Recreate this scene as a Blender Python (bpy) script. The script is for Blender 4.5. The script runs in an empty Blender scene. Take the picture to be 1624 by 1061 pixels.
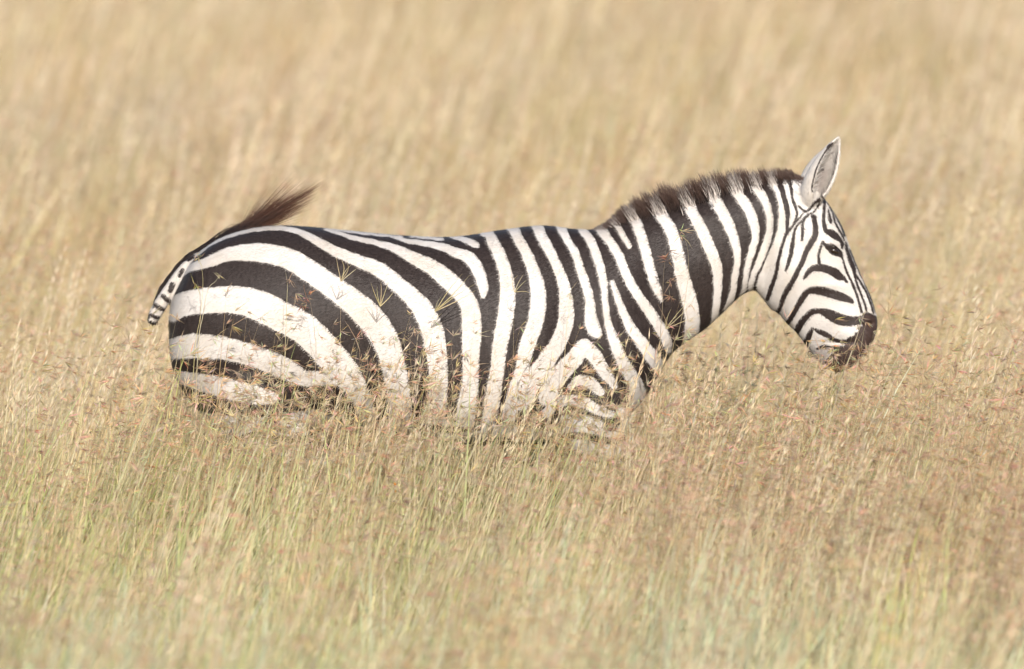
import bpy, bmesh, math, random
import numpy as np
from mathutils import Vector, Matrix, Euler

random.seed(7)
rng = np.random.default_rng(7)
R = math.radians
scene = bpy.context.scene

# ---------------------------------------------------------------- camera, sky, sun, exposure
CAM_D, CAM_H = 28.0, 3.2
cam_data = bpy.data.cameras.new('camera')
cam = bpy.data.objects.new('camera', cam_data)
scene.collection.objects.link(cam)
cam.location = (0.0, -CAM_D, CAM_H)
target = Vector((0.0, 0.0, 0.959))
cam.rotation_euler = (target - cam.location).to_track_quat('-Z', 'Y').to_euler()
cam_data.sensor_width = 36.0
cam_data.lens = 36.0 * (target - cam.location).length / (1624 / 500.0)
cam_data.clip_start = 0.5
cam_data.clip_end = 6000
cam_data.dof.use_dof = True
cam_data.dof.focus_distance = 27.85
cam_data.dof.aperture_fstop = 2.9
cam_data.dof.aperture_blades = 9
scene.camera = cam

SUN_EL, SUN_AZ = R(31), R(172)      # azimuth: direction the sun stands in, from +Y clockwise
world = bpy.data.worlds.new('World')
scene.world = world
world.use_nodes = True
wn = world.node_tree
wn.nodes.clear()
sky = wn.nodes.new('ShaderNodeTexSky')
sky.sky_type = 'NISHITA'
sky.sun_disc = False
sky.sun_elevation = SUN_EL
sky.sun_rotation = SUN_AZ
sky.air_density = 1.0
sky.dust_density = 2.0
bg = wn.nodes.new('ShaderNodeBackground')
bg.inputs['Strength'].default_value = 0.12
wo = wn.nodes.new('ShaderNodeOutputWorld')
wn.links.new(sky.outputs[0], bg.inputs[0])
wn.links.new(bg.outputs[0], wo.inputs[0])

sun_data = bpy.data.lights.new('sun', 'SUN')
sun_data.energy = 3.5
sun_data.angle = R(0.53)
sun_data.color = (1.0, 0.955, 0.885)
sun = bpy.data.objects.new('sun', sun_data)
scene.collection.objects.link(sun)
sun_dir = Vector((math.sin(SUN_AZ) * math.cos(SUN_EL), math.cos(SUN_AZ) * math.cos(SUN_EL), math.sin(SUN_EL)))
sun.rotation_euler = sun_dir.to_track_quat('Z', 'Y').to_euler()
sun.location = (-6, -20, 20)

scene.view_settings.view_transform = 'Standard'
scene.view_settings.look = 'None'
scene.view_settings.gamma = 1.0
scene.view_settings.exposure = 0.56
scene.cycles.max_bounces = 4
scene.cycles.diffuse_bounces = 2
scene.cycles.use_adaptive_sampling = True
scene.cycles.adaptive_threshold = 0.02
scene.cycles.transparent_max_bounces = 8

# ---------------------------------------------------------------- helpers
def at(u, v, y=0.0):
    """side-view sheet (500 units per metre, ground at 1010) -> point at depth y"""
    k = (CAM_D + y) / CAM_D
    return Vector(((u - 812.0) / 500.0 * k, y, CAM_H - (CAM_H - (1010.0 - v) / 500.0) * k))

def side_uv(co):
    """body point -> side-view sheet, both flanks carrying the same coat"""
    k = CAM_D / (CAM_D - np.abs(co[:, 1]))
    return np.stack([co[:, 0] * k * 500 + 812, 1010 - 500 * (CAM_H - (CAM_H - co[:, 2]) * k)], 1)

def mat(name):
    m = bpy.data.materials.new(name)
    m.use_nodes = True
    n = m.node_tree
    return m, n, n.nodes['Principled BSDF']

def node(n, t, **kw):
    x = n.nodes.new(t)
    for k, v in kw.items():
        setattr(x, k, v)
    return x

def mesh_obj(name, verts, faces, material, parent=None, smooth=True):
    me = bpy.data.meshes.new(name)
    me.from_pydata([tuple(v) for v in verts], [], faces)
    me.update()
    if smooth:
        me.polygons.foreach_set('use_smooth', [True] * len(me.polygons))
    if material:
        me.materials.append(material)
    o = bpy.data.objects.new(name, me)
    scene.collection.objects.link(o)
    if parent:
        o.parent = parent
    return o

def tag(o, label=None, cat=None, group=None, kind=None):
    if label: o['label'] = label
    if cat: o['category'] = cat
    if group: o['group'] = group
    if kind: o['kind'] = kind

def catmull(pts, sub):
    p = np.asarray(pts, float)
    if len(p) == 2:
        t = np.linspace(0, 1, sub + 1)[:, None]
        return p[0] * (1 - t) + p[1] * t
    q = np.vstack([2 * p[0] - p[1], p, 2 * p[-1] - p[-2]])
    out = []
    for i in range(1, len(q) - 2):
        a, b, c, d = q[i - 1], q[i], q[i + 1], q[i + 2]
        for t in np.linspace(0, 1, sub, endpoint=False):
            out.append(.5 * (2 * b + (c - a) * t + (2 * a - 5 * b + 4 * c - d) * t * t + (3 * b - a - 3 * c + d) * t ** 3))
    out.append(p[-1])
    return np.array(out)

# ---------------------------------------------------------------- materials
def make_coat():
    m, n, b = mat('zebra_coat')
    L = n.links.new
    st = node(n, 'ShaderNodeAttribute', attribute_name='stripe')
    br = node(n, 'ShaderNodeAttribute', attribute_name='tone_brown')
    gr = node(n, 'ShaderNodeAttribute', attribute_name='tone_grey')
    tc = node(n, 'ShaderNodeTexCoord')
    nz = node(n, 'ShaderNodeTexNoise'); nz.inputs['Scale'].default_value = 220; nz.inputs['Detail'].default_value = 2
    L(tc.outputs['Object'], nz.inputs['Vector'])
    sub = node(n, 'ShaderNodeMath', operation='MULTIPLY_ADD'); sub.inputs[1].default_value = 3.6; 
    L(nz.outputs[0], sub.inputs[0])
    ofs = node(n, 'ShaderNodeMath', operation='SUBTRACT'); ofs.inputs[1].default_value = 1.8
    L(st.outputs['Fac'], ofs.inputs[0]); L(ofs.outputs[0], sub.inputs[2])
    mr = node(n, 'ShaderNodeMapRange', interpolation_type='SMOOTHSTEP')
    mr.inputs['From Min'].default_value = -0.9; mr.inputs['From Max'].default_value = 0.9
    L(sub.outputs[0], mr.inputs['Value'])
    # white hair, faintly soiled in patches
    n2 = node(n, 'ShaderNodeTexNoise'); n2.inputs['Scale'].default_value = 9; n2.inputs['Detail'].default_value = 5
    L(tc.outputs['Object'], n2.inputs['Vector'])
    wr = node(n, 'ShaderNodeValToRGB')
    wr.color_ramp.elements[0].position = .3; wr.color_ramp.elements[0].color = (.525, .475, .425, 1)
    wr.color_ramp.elements[1].position = .6; wr.color_ramp.elements[1].color = (.59, .555, .53, 1)
    L(n2.outputs[0], wr.inputs[0])
    # black hair: brown-black with dusty variation
    mp = node(n, 'ShaderNodeMapping'); mp.inputs['Scale'].default_value = (40, 40, 10)
    L(tc.outputs['Object'], mp.inputs[0])
    n3 = node(n, 'ShaderNodeTexNoise'); n3.inputs['Scale'].default_value = 3; n3.inputs['Detail'].default_value = 5
    L(mp.outputs[0], n3.inputs['Vector'])
    kr = node(n, 'ShaderNodeValToRGB')
    kr.color_ramp.elements[0].position = .3; kr.color_ramp.elements[0].color = (.021, .0145, .013, 1)
    kr.color_ramp.elements[1].position = .75; kr.color_ramp.elements[1].color = (.038, .028, .026, 1)
    L(n3.outputs[0], kr.inputs[0])
    mk = node(n, 'ShaderNodeMix', data_type='RGBA'); mk.inputs[7].default_value = (.060, .034, .028, 1)
    L(br.outputs['Fac'], mk.inputs[0]); L(kr.outputs[0], mk.inputs[6])
    mg = node(n, 'ShaderNodeMix', data_type='RGBA'); mg.inputs[7].default_value = (.27, .235, .22, 1)
    L(gr.outputs['Fac'], mg.inputs[0]); L(wr.outputs[0], mg.inputs[6])
    mx = node(n, 'ShaderNodeMix', data_type='RGBA')
    L(mr.outputs[0], mx.inputs[0]); L(mg.outputs[2], mx.inputs[6]); L(mk.outputs[2], mx.inputs[7])
    L(mx.outputs[2], b.inputs['Base Color'])
    b.inputs['Roughness'].default_value = .48
    b.inputs['Specular IOR Level'].default_value = .2
    b.inputs['Sheen Weight'].default_value = .04
    b.inputs['Sheen Roughness'].default_value = .4
    bp = node(n, 'ShaderNodeBump'); bp.inputs['Strength'].default_value = .25; bp.inputs['Distance'].default_value = .004
    mp2 = node(n, 'ShaderNodeMapping'); mp2.inputs['Scale'].default_value = (90, 90, 300)
    L(tc.outputs['Object'], mp2.inputs[0])
    n4 = node(n, 'ShaderNodeTexNoise'); n4.inputs['Scale'].default_value = 1.2; n4.inputs['Detail'].default_value = 3
    L(mp2.outputs[0], n4.inputs['Vector'])
    L(n4.outputs[0], bp.inputs['Height']); L(bp.outputs[0], b.inputs['Normal'])
    return m

def make_hair():
    m, n, b = mat('coarse_hair')
    c = node(n, 'ShaderNodeAttribute', attribute_name='tint')
    n.links.new(c.outputs['Color'], b.inputs['Base Color'])
    b.inputs['Roughness'].default_value = .45
    b.inputs['Specular IOR Level'].default_value = .4
    return m

def make_grass():
    m, n, b = mat('grass_blades')
    L = n.links.new
    c = node(n, 'ShaderNodeAttribute', attribute_name='tint')
    oi = node(n, 'ShaderNodeObjectInfo')
    hs = node(n, 'ShaderNodeHueSaturation')
    mr = node(n, 'ShaderNodeMapRange'); mr.inputs['To Min'].default_value = .80; mr.inputs['To Max'].default_value = 1.15
    L(oi.outputs['Random'], mr.inputs['Value']); L(mr.outputs[0], hs.inputs['Value'])
    wn_ = node(n, 'ShaderNodeTexWhiteNoise', noise_dimensions='1D'); L(oi.outputs['Random'], wn_.inputs['W'])
    sp = node(n, 'ShaderNodeSeparateColor'); L(wn_.outputs['Color'], sp.inputs[0])
    m2 = node(n, 'ShaderNodeMapRange'); m2.inputs['To Min'].default_value = .488; m2.inputs['To Max'].default_value = .513
    L(sp.outputs[0], m2.inputs['Value']); L(m2.outputs[0], hs.inputs['Hue'])
    m3 = node(n, 'ShaderNodeMapRange'); m3.inputs['To Min'].default_value = .90; m3.inputs['To Max'].default_value = 1.18
    L(sp.outputs[1], m3.inputs['Value']); L(m3.outputs[0], hs.inputs['Saturation'])
    L(c.outputs['Color'], hs.inputs['Color'])
    L(hs.outputs[0], b.inputs['Base Color'])
    b.inputs['Roughness'].default_value = .55
    b.inputs['Specular IOR Level'].default_value = .3
    tr = node(n, 'ShaderNodeBsdfTranslucent'); L(hs.outputs[0], tr.inputs[0])
    mx = node(n, 'ShaderNodeMixShader'); mx.inputs[0].default_value = .40
    out = n.nodes['Material Output']
    L(b.outputs[0], mx.inputs[1]); L(tr.outputs[0], mx.inputs[2]); L(mx.outputs[0], out.inputs[0])
    return m

def make_ground():
    m, n, b = mat('dry_soil_and_litter')
    L = n.links.new
    tc = node(n, 'ShaderNodeTexCoord')
    nz = node(n, 'ShaderNodeTexNoise'); nz.inputs['Scale'].default_value = 1.3; nz.inputs['Detail'].default_value = 9; nz.inputs['Roughness'].default_value = .7
    L(tc.outputs['Object'], nz.inputs['Vector'])
    r = node(n, 'ShaderNodeValToRGB')
    r.color_ramp.elements[0].position = .3; r.color_ramp.elements[0].color = (.24, .18, .095, 1)
    r.color_ramp.elements[1].position = .7; r.color_ramp.elements[1].color = (.42, .33, .19, 1)
    L(nz.outputs[0], r.inputs[0]); L(r.outputs[0], b.inputs['Base Color'])
    b.inputs['Roughness'].default_value = .95
    bp = node(n, 'ShaderNodeBump'); bp.inputs['Distance'].default_value = .05
    L(nz.outputs[0], bp.inputs['Height']); L(bp.outputs[0], b.inputs['Normal'])
    return m

M_COAT, M_HAIR, M_GRASS, M_GROUND = make_coat(), make_hair(), make_grass(), make_ground()
def make_eye():
    m, n, b = mat('zebra_eye')
    b.inputs['Base Color'].default_value = (.018, .011, .008, 1)
    b.inputs['Roughness'].default_value = .12
    return m
M_EYE = make_eye()

# ---------------------------------------------------------------- ground: one sheet to the horizon
gv, gf = [], []
xs = [-3000, -600, -120, -30, -8, -2, 2, 8, 30, 120, 600, 3000]
ys = [-3000, -600, -120, -30, -8, -2, 2, 8, 30, 120, 600, 3000]
for y in ys:
    for x in xs:
        gv.append((x, y, 0.0 if abs(x) > 40 or abs(y) > 40 else 0.0))
for j in range(len(ys) - 1):
    for i in range(len(xs) - 1):
        a = j * len(xs) + i
        gf.append((a, a + 1, a + 1 + len(xs), a + len(xs)))
ground = mesh_obj('ground', gv, gf, M_GROUND, smooth=False)
tag(ground, 'dry straw littered savanna soil under the tall grass', 'ground', kind='structure')

# ================================================================ ZEBRA
# sections: top (u,v), bottom (u,v), half width in metres, skew of the widest point
SEC = [
 (303,416, 272,478, .055, 1.0), (322,396, 268,520, .120, 1.0), (352,377, 279,598, .175, 1.0),
 (390,364.5, 335,668, .210, 1.0), (440,357.5, 420,690, .235, 1.0), (500,360.5, 500,680, .245, 1.05),
 (560,366.5, 560,676, .252, 1.15), (640,373.5, 640,690, .268, 1.25), (720,375.5, 720,702, .272, 1.28),
 (800,364, 800,706, .262, 1.28), (860,357.5, 862,700, .240, 1.25), (910,363, 918,690, .212, 1.25),
 (948,363, 985,668, .190, 1.22), (985,352, 1028,622, .165, 1.2), (1026,340, 1061,566, .132, 1.15),
 (1062,331, 1086,543, .112, 1.15), (1100,320, 1116,523, .097, 1.12), (1140,305, 1149,493, .087, 1.1),
 (1180,295, 1174,469, .081, 1.08), (1222,286, 1191,461, .079, 1.05), (1256,281, 1198,460, .083, 1.0),
 (1284,290, 1208,471, .090, .95), (1304,311, 1221,489, .094, .9), (1320,333, 1235,498, .096, .86),
 (1336,361, 1247,513, .091, .84), (1350,399, 1262,527, .077, .85), (1366,438, 1279,549, .064, .9),
 (1381,470, 1295,569, .057, .95), (1390,501, 1309,583, .058, 1.0), (1391,521, 1321,589, .056, 1.0),
 (1384,541, 1335,590, .046, 1.0), (1370,559, 1349,583, .026, 1.0)]
verts, faces = [], []
def add_rings(rings, cap=True):
    """rings: list of Nx3 arrays, all the same length"""
    n = len(rings[0]); base = len(verts)
    for r in rings:
        verts.extend(map(tuple, r))
    for i in range(len(rings) - 1):
        for j in range(n):
            k = (j + 1) % n
            faces.append((base + i * n + j, base + i * n + k, base + (i + 1) * n + k, base + (i + 1) * n + j))
    if cap:
        faces.append(tuple(base + j for j in reversed(range(n))))
        faces.append(tuple(base + (len(rings) - 1) * n + j for j in range(n)))

def add_tube(path, radii, n=20, flat=(1, 1), sub=5):
    """smooth tapering tube; path points xyz, radii, flat = (scale sideways, scale along)"""
    pr = catmull(np.column_stack([np.asarray([tuple(p) for p in path]), radii]), sub)
    P, rad = pr[:, :3], pr[:, 3]
    T = np.gradient(P, axis=0); T /= np.linalg.norm(T, axis=1)[:, None]
    rings = []
    for p, t, r in zip(P, T, rad):
        e1 = np.cross(t, (0, 1, 0)); e1 /= np.linalg.norm(e1) + 1e-9
        e2 = np.cross(t, e1)
        a = np.linspace(0, 2 * np.pi, n, endpoint=False)
        rings.append(p + r * (flat[1] * np.cos(a)[:, None] * e1 + flat[0] * np.sin(a)[:, None] * e2))
    for s, idx in ((-1, 0), (1, -1)):
        c = P[idx] + s * T[idx] * rad[idx] * .5
        end = c + (rings[idx] - P[idx]) * .55
        if idx == 0: rings.insert(0, end)
        else: rings.append(end)
    add_rings(rings)

S = catmull(SEC, 5)
rings = []
for s in S:
    a = np.linspace(0, 2 * np.pi, 56, endpoint=False)
    c, sn = np.cos(a), np.sin(a)
    t = (.5 + .5 * np.sign(sn) * np.abs(sn) ** .95) ** s[5]
    y = s[4] * np.sign(c) * np.abs(c) ** .88
    top, bot = np.array(at(s[0], s[1])), np.array(at(s[2], s[3]))
    P = bot + (top - bot) * t[:, None]
    P[:, 1] = y
    rings.append(P)
add_rings(rings)
# legs: near (-y) and far (+y); walking, feet on the ground
def hind(dx, side):
    y = .135 * side
    add_tube([(p[0], p[2] * side, p[1]) for p in
              [((400 + dx * .2 - 812) / 500, .92, .10), ((410 + dx * .4 - 812) / 500, .76, .125), ((415 + dx * .6 - 812) / 500, .66, .135)]],
             [.13, .155, .12], flat=(.75, 1.05))
    j = [(425, .72), (440, .62), (405, .53), (358, .455), (336, .40), (338, .30), (345, .18), (352, .12), (368, .075)]
    add_tube([((u + dx - 812) / 500, y + (.012 * side), z) for u, z in j],
             [.115, .098, .07, .052, .047, .034, .03, .037, .033], flat=(.78, 1.05))
    add_tube([((364 + dx - 812) / 500, y + .012 * side, .095), ((372 + dx - 812) / 500, y + .012 * side, .05), ((380 + dx - 812) / 500, y + .012 * side, .012)],
             [.034, .045, .054], flat=(.85, 1))
def fore(dx, side):
    y = .115 * side
    j = [(955, .80), (935, .68), (925, .59), (928, .50), (933, .40), (930, .30), (927, .18), (925, .12), (938, .075)]
    add_tube([((u + (dx if k > 1 else dx * .3 * k) - 812) / 500, y * (1.1 if k else 1.0), z) for k, (u, z) in enumerate(j)],
             [.10, .095, .075, .055, .046, .032, .028, .035, .031], flat=(.75, 1.05))
    add_tube([((934 + dx - 812) / 500, y * 1.1, .095), ((942 + dx - 812) / 500, y * 1.1, .05), ((949 + dx - 812) / 500, y * 1.1, .012)],
             [.032, .044, .052], flat=(.88, 1))
hind(0, -1); hind(95, 1); fore(30, -1); fore(-75, 1)
# tail dock
TAIL = [(326,400,5), (311,409,6.5), (291,428,8), (274,453,9.5), (258,478,10.3), (246,499,9.8), (241,509,7)]
tail_path = [at(u, v, -.004 * i) for i, (u, v, h) in enumerate(TAIL)]
add_tube(tail_path, [h / 500 for *_, h in TAIL], n=16)
# ears: cupped shells
EARS = [((1281,322, -.052), (1330,216, -.085), Vector((.42, -.90, 0)), 1.0),
        ((1278,318, .052), (1308,236, .11), Vector((.35, .93, 0)), .95)]
def ear_frame(e):
    B, T = at(*e[0]), at(*e[1])
    ax = (T - B).normalized()
    d = (e[2] - ax * e[2].dot(ax)).normalized()
    return B, T, ax, d, ax.cross(d)
def ear_r(s):
    return np.interp(s, [0, .12, .3, .48, .65, .8, .92, 1], [.028, .040, .0455, .0445, .0365, .0255, .0135, .004])
def ear_open(s):
    return np.interp(s, [0, .12, .25, .5, .8, 1], [4, 8, 34, 52, 66, 78]) * np.pi / 180
for e in EARS:
    B, T, ax, d, q = ear_frame(e)
    B_, T_, d_, q_ = map(np.array, (B, T, d, q))
    rings = []
    for s in np.linspace(0, 1, 26):
        r, op = ear_r(s) * e[3], ear_open(s)
        th = np.linspace(op, 2 * np.pi - op, 28)
        c = B_ + (T_ - B_) * s
        tk = .0085 if s < .9 else .007
        outr = c + (r * np.cos(th)[:, None] * d_ + r * np.sin(th)[:, None] * q_)
        ri = max(r - tk, .0012)
        inr = c + (ri * np.cos(th[::-1])[:, None] * d_ + ri * np.sin(th[::-1])[:, None] * q_)
        rings.append(np.vstack([outr, inr]))
    add_rings(rings)

raw = bpy.data.meshes.new('raw')
raw.from_pydata(verts, [], faces)
bm = bmesh.new(); bm.from_mesh(raw); bmesh.ops.recalc_face_normals(bm, faces=bm.faces); bm.to_mesh(raw); bm.free()
tmp = bpy.data.objects.new('raw', raw)
scene.collection.objects.link(tmp)
rm = tmp.modifiers.new('r', 'REMESH'); rm.mode = 'VOXEL'; rm.voxel_size = .004; rm.adaptivity = 0
dg = bpy.context.evaluated_depsgraph_get()
body_me = bpy.data.meshes.new_from_object(tmp.evaluated_get(dg))
bpy.data.objects.remove(tmp); bpy.data.meshes.remove(raw)
body_me.name = 'body'

nv = len(body_me.vertices)
co = np.empty(nv * 3); body_me.vertices.foreach_get('co', co); co = co.reshape(-1, 3)
ne = len(body_me.edges)
ed = np.empty(ne * 2, int); body_me.edges.foreach_get('vertices', ed); ed = ed.reshape(-1, 2)
deg = np.bincount(ed.ravel(), minlength=nv)[:, None]
def dist_path(co, path):
    best = np.full(len(co), 9.0)
    P = np.array([tuple(p) for p in path])
    for a, b in zip(P[:-1], P[1:]):
        ab = b - a
        t = np.clip(((co - a) @ ab) / (ab @ ab), 0, 1)
        best = np.minimum(best, np.linalg.norm(co - a - t[:, None] * ab, axis=1))
    return best
ear_info = []
soft = np.ones(nv)
for e in EARS:
    B, T, ax, d, q = ear_frame(e)
    rel = co - np.array(B)
    s = rel @ np.array(ax) / (T - B).length
    dx, dq = rel @ np.array(d), rel @ np.array(q)
    rad = np.hypot(dx, dq); th = np.abs(np.arctan2(dq, dx))
    near = (s > .16) & (s < 1.1) & (rad < ear_r(s) * e[3] + .012)
    ear_info.append((near, s, rad, th, e[3], dq))
    soft[near] = .12
dt = dist_path(co, tail_path)
tail_m = (dt < .027) & (co[:, 0] < (312 - 812) / 500)
soft[tail_m] = .3
soft[co[:, 2] < .12] = .4
for it in range(14):
    acc = np.zeros((nv, 3))
    for k in range(3):
        acc[:, k] = np.bincount(ed[:, 0], co[ed[:, 1], k], nv) + np.bincount(ed[:, 1], co[ed[:, 0], k], nv)
    avg = acc / deg
    co = co + (avg - co) * (.6 * soft)[:, None]
# muscles and hollows
uv = side_uv(co)
BUMPS = [(975,465,38,75,.013), (1003,560,36,36,.016), (908,560,22,80,-.013), (575,560,42,60,-.022), (505,415,34,26,.010),
         (400,530,65,60,.012), (1245,428,26,36,.011), (1213,395,12,55,-.012), (1319,386,15,8,.009), (1338,432,12,16,-.006),
         (1302,345,9,20,-.006), (1380,514,6,5,-.016), (1372,509,8,5,.005), (1318,452,36,7,.005), (1335,543,26,3.5,-.006), (1345,528,18,8,.005),
         (1110,420,40,34,.008), (1145,455,12,40,-.006), (840,470,20,70,.005), (1030,470,16,60,-.008), (640,480,60,60,.004), (935,430,12,50,-.006), (480,385,24,14,.008), (460,600,22,50,-.010), (1120,345,50,10,.004)]
for k in range(9): BUMPS.append((650 + k * 27, 560 - k * 3, 8, 70, .0022))
disp = np.zeros(nv)
for (u0, v0, su, sv, a) in BUMPS:
    disp += a * np.exp(-(((uv[:, 0] - u0) / su) ** 2 + ((uv[:, 1] - v0) / sv) ** 2))
wside = np.clip(np.abs(co[:, 1]) / .05, 0, 1)
co[:, 1] += np.sign(co[:, 1]) * disp * wside
# eye bed
body_me.vertices.foreach_set('co', co.ravel())

# ---------------------------------------------------------------- coat pattern (traced strokes: u, v, half width)
WHITE = [
 [(311,405,2.5),(333,388,2.6),(356,377,2.6),(390,367,2.8),(420,362.6,3.2),(448,361.7,3.5),(476,368,4.6),(505,383,6.5),(533,398.4,7.8),(571,414.5,9.6),(602,427,11.5),(634,453,12.5),(655,472,14),(671,491,16),(685,521,17.5),(692,557,16.5),(695.6,595,14.8),(694,633,15),(688,700,16)],
 [(293,432,3.5),(301,425,5.5),(333,414.5,8.5),(363,403,10.5),(389.6,400,13),(420,401,15),(458,409.7,16.3),(486,425.8,17.3),(518,447.4,17.7),(552,472,19),(582,498,21.5),(603,525,21.5),(616,550,20),(625.5,586,19),(632,620,18.3),(638,690,18)],
 [(274,492,17),(295,481,19),(333,476,20.3),(380,475.7,22),(420,488,24.3),(442.6,500,24),(476.5,517,24.5),(502,539,24),(528.6,569,24),(551,596,22),(569,622,16),(580.5,648,14),(585,671,13),(590,710,13)],
 [(272,553,16),(300,549,19),(316.6,549,19.5),(354,552,18),(401,564,17),(439,578.4,17),(458,587,16),(483,600,12.5),(504,600,12),(530,600,10)],
 [(280,598,10),(307,603,12),(335,609.5,15),(373,619,16),(411,628,14),(433,631,9)],
 [(290,655,10),(335,668,12),(377,672,12),(411,671,9)], [(300,722,10),(380,716,10),(470,700,12)],
 [(452,668,8),(478,664,12),(505,668,17),(540,690,18)], [(985,652,7),(1000,668,12),(990,690,14)], [(895,664,6),(925,668,9),(950,676,9)],
 [(516,364,1.4),(533,368,2.6),(561,377,3.6),(590,383,4.2),(605,387,4.6),(628,394,6.5),(656.5,409,9.6),(685,423,12),(711,443.7,14.3),(732,464,13.7),(744,483,14.2),(748,506,15.4),(748,540,15),(747,567,13),(746,610,13),(741,642,15),(735,700,15)],
 [(518,362.5,1.2),(561,368,1.7),(590,371.5,1.8),(618,374,1.8),(638,376,1.8)],
 [(651,375,1.2),(675,376.8,2),(694,378.6,2.5),(702,379.3,2.4)],
 [(622,375,1.5),(632,378,2.4),(647,382,3.5),(675,386,4.5),(703.7,392,6),(728,402,8),(741,406,9),(753.6,419,10),(763,440,9),(767,457,7.7),(767,467,4.5),(767,472,1.5)],
 [(716,375,2),(739.5,380.5,4.6),(754,387.5,5),(758,389.5,3.5)],
 [(768,369,6),(775,369,7.5),(782,383,9),(790,398,9.5),(800,425,10),(805,453,11.5),(804.5,481,12.6),(800.7,509.7,12.6),(796.5,530,12.4),(792,557.7,11.5),(789,586,11),(783,622,12),(772,700,12)],
 [(810,358,7.5),(816,364.5,8),(823,379.6,8),(835.6,402,8.5),(846,428.6,9.5),(852.6,453,11.5),(854,479.5,12.5),(850,508,12.5),(844,527,12.5),(835,552,12),(827,590,10),(819,614,11),(808,660,12)],
 [(847,348,9),(852.6,358,9),(858,372,8),(868.6,391,8),(880,413.5,7.6),(891,440,8.5),(897,464.4,9.7),(898.4,491,12),(897,513,12.4),(885,544.5,12.6),(870,567,14),(857,588,15),(842,610,15),(828.6,637,14)],
 [(886,350,8),(891,361,7.5),(899,378.6,6),(912,400,6),(919.5,423,6.5),(929,451,7),(935.5,475.7,7.2),(937,502,9.5),(942,521,11),(948.7,530,6.5)],
 [(926,549,12),(911,569,13.5),(894,586.7,14),(881,603.7,14),(868,630,14)],
 [(926,549,12),(941,562,11.7),(952.4,579,10),(963.7,596,9),(974,611,6)],
 [(905,613,4),(916.6,604,7.5),(929.7,603.7,9),(941,611,9),(952.4,621.6,7)],
 [(868,655,8),(882.6,639.5,9),(901.5,634.8,8),(922,636.7,9),(939,645,8),(958,654.6,7),(971,656.5,5)],
 [(921,356,6.5),(926,367,6.5),(935.5,378.6,6.5),(944,398.4,7),(952.5,424,6.5),(957.7,448,6),(959.5,472,4.8),(963,502,5),(966,517,6),(974,540,8.2),(983.5,564,9),(994.8,585.8,10),(1007,605.6,11),(1012.7,622.5,12),(1011,640,10)],
 [(971,447,3.5),(978.6,468,4.7),(986.7,491,6),(997,513,7.5),(1004,525,8.2),(1017.4,543,9),(1031.5,562,10.5),(1041,575,11)],
 [(948,355,7.5),(955,365.5,7.5),(968,383,7),(982,406,7.3),(991,429.6,7),(1002,452,7.5),(1017,475.7,7.6),(1034,499,8.5),(1048,521,8.5),(1057,539,8),(1061,553,6)],
 [(979,357,4.5),(990,376,4.5),(998.4,390,3.8)],
 [(1002,335,9),(1009,351,8.3),(1016,371,8),(1023,394,7.8),(1030,421,7.8),(1038,447.5,7.4),(1045.6,466,4.8),(1050,477.6,1.6)],
 [(1040,320,10),(1050,342,9.5),(1061.6,360,9.5),(1070,382,9.5),(1076.7,409.7,10),(1083,439,11),(1091.7,470,12),(1097,492.7,11.6),(1098.3,515,11.6),(1096.5,536,11)],
 [(1087,313,10),(1100,340,8.8),(1112,362,9),(1122,385,9),(1130,403,9),(1137.7,427,8),(1138.6,453.5,6.7),(1137,478,5.8),(1134,502.5,5),(1131,512,3)],
 [(1128,300,10),(1132,312.6,9.2),(1144,333,9),(1156.5,358,8.5),(1165.4,382,7),(1169.7,406,5.3),(1168,425,4.7),(1165,440,5),(1163,461,4.6),(1158.4,476,5),(1151,490,3)],
 [(1160,288,9),(1166,298.4,9),(1175.4,313.5,8),(1187.6,332,8),(1196,356,7.4),(1198,375.7,5.8),(1192.4,398,5.8),(1186.5,419,4.8),(1183,436.5,4.1),(1180.7,457,3.6),(1175,470,3)],
 [(1193,284,7.5),(1198,294.7,7.5),(1209,310.7,6.6),(1217,327.7,6),(1221,347.4,5.3),(1220,368,5.3),(1214,389,6),(1204.6,413.4,5.5),(1196,434,4.2),(1191.4,450,4.2),(1191,462,4)],
 [(1218,277,6),(1223.5,287,6),(1234,302,5.5),(1239,321,5),(1240,342,4.7),(1238.5,362.5,5.2),(1234,381,5.8),(1225,406,7),(1218,430,10),(1211,449.7,10),(1211,466,8)],
]
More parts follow.
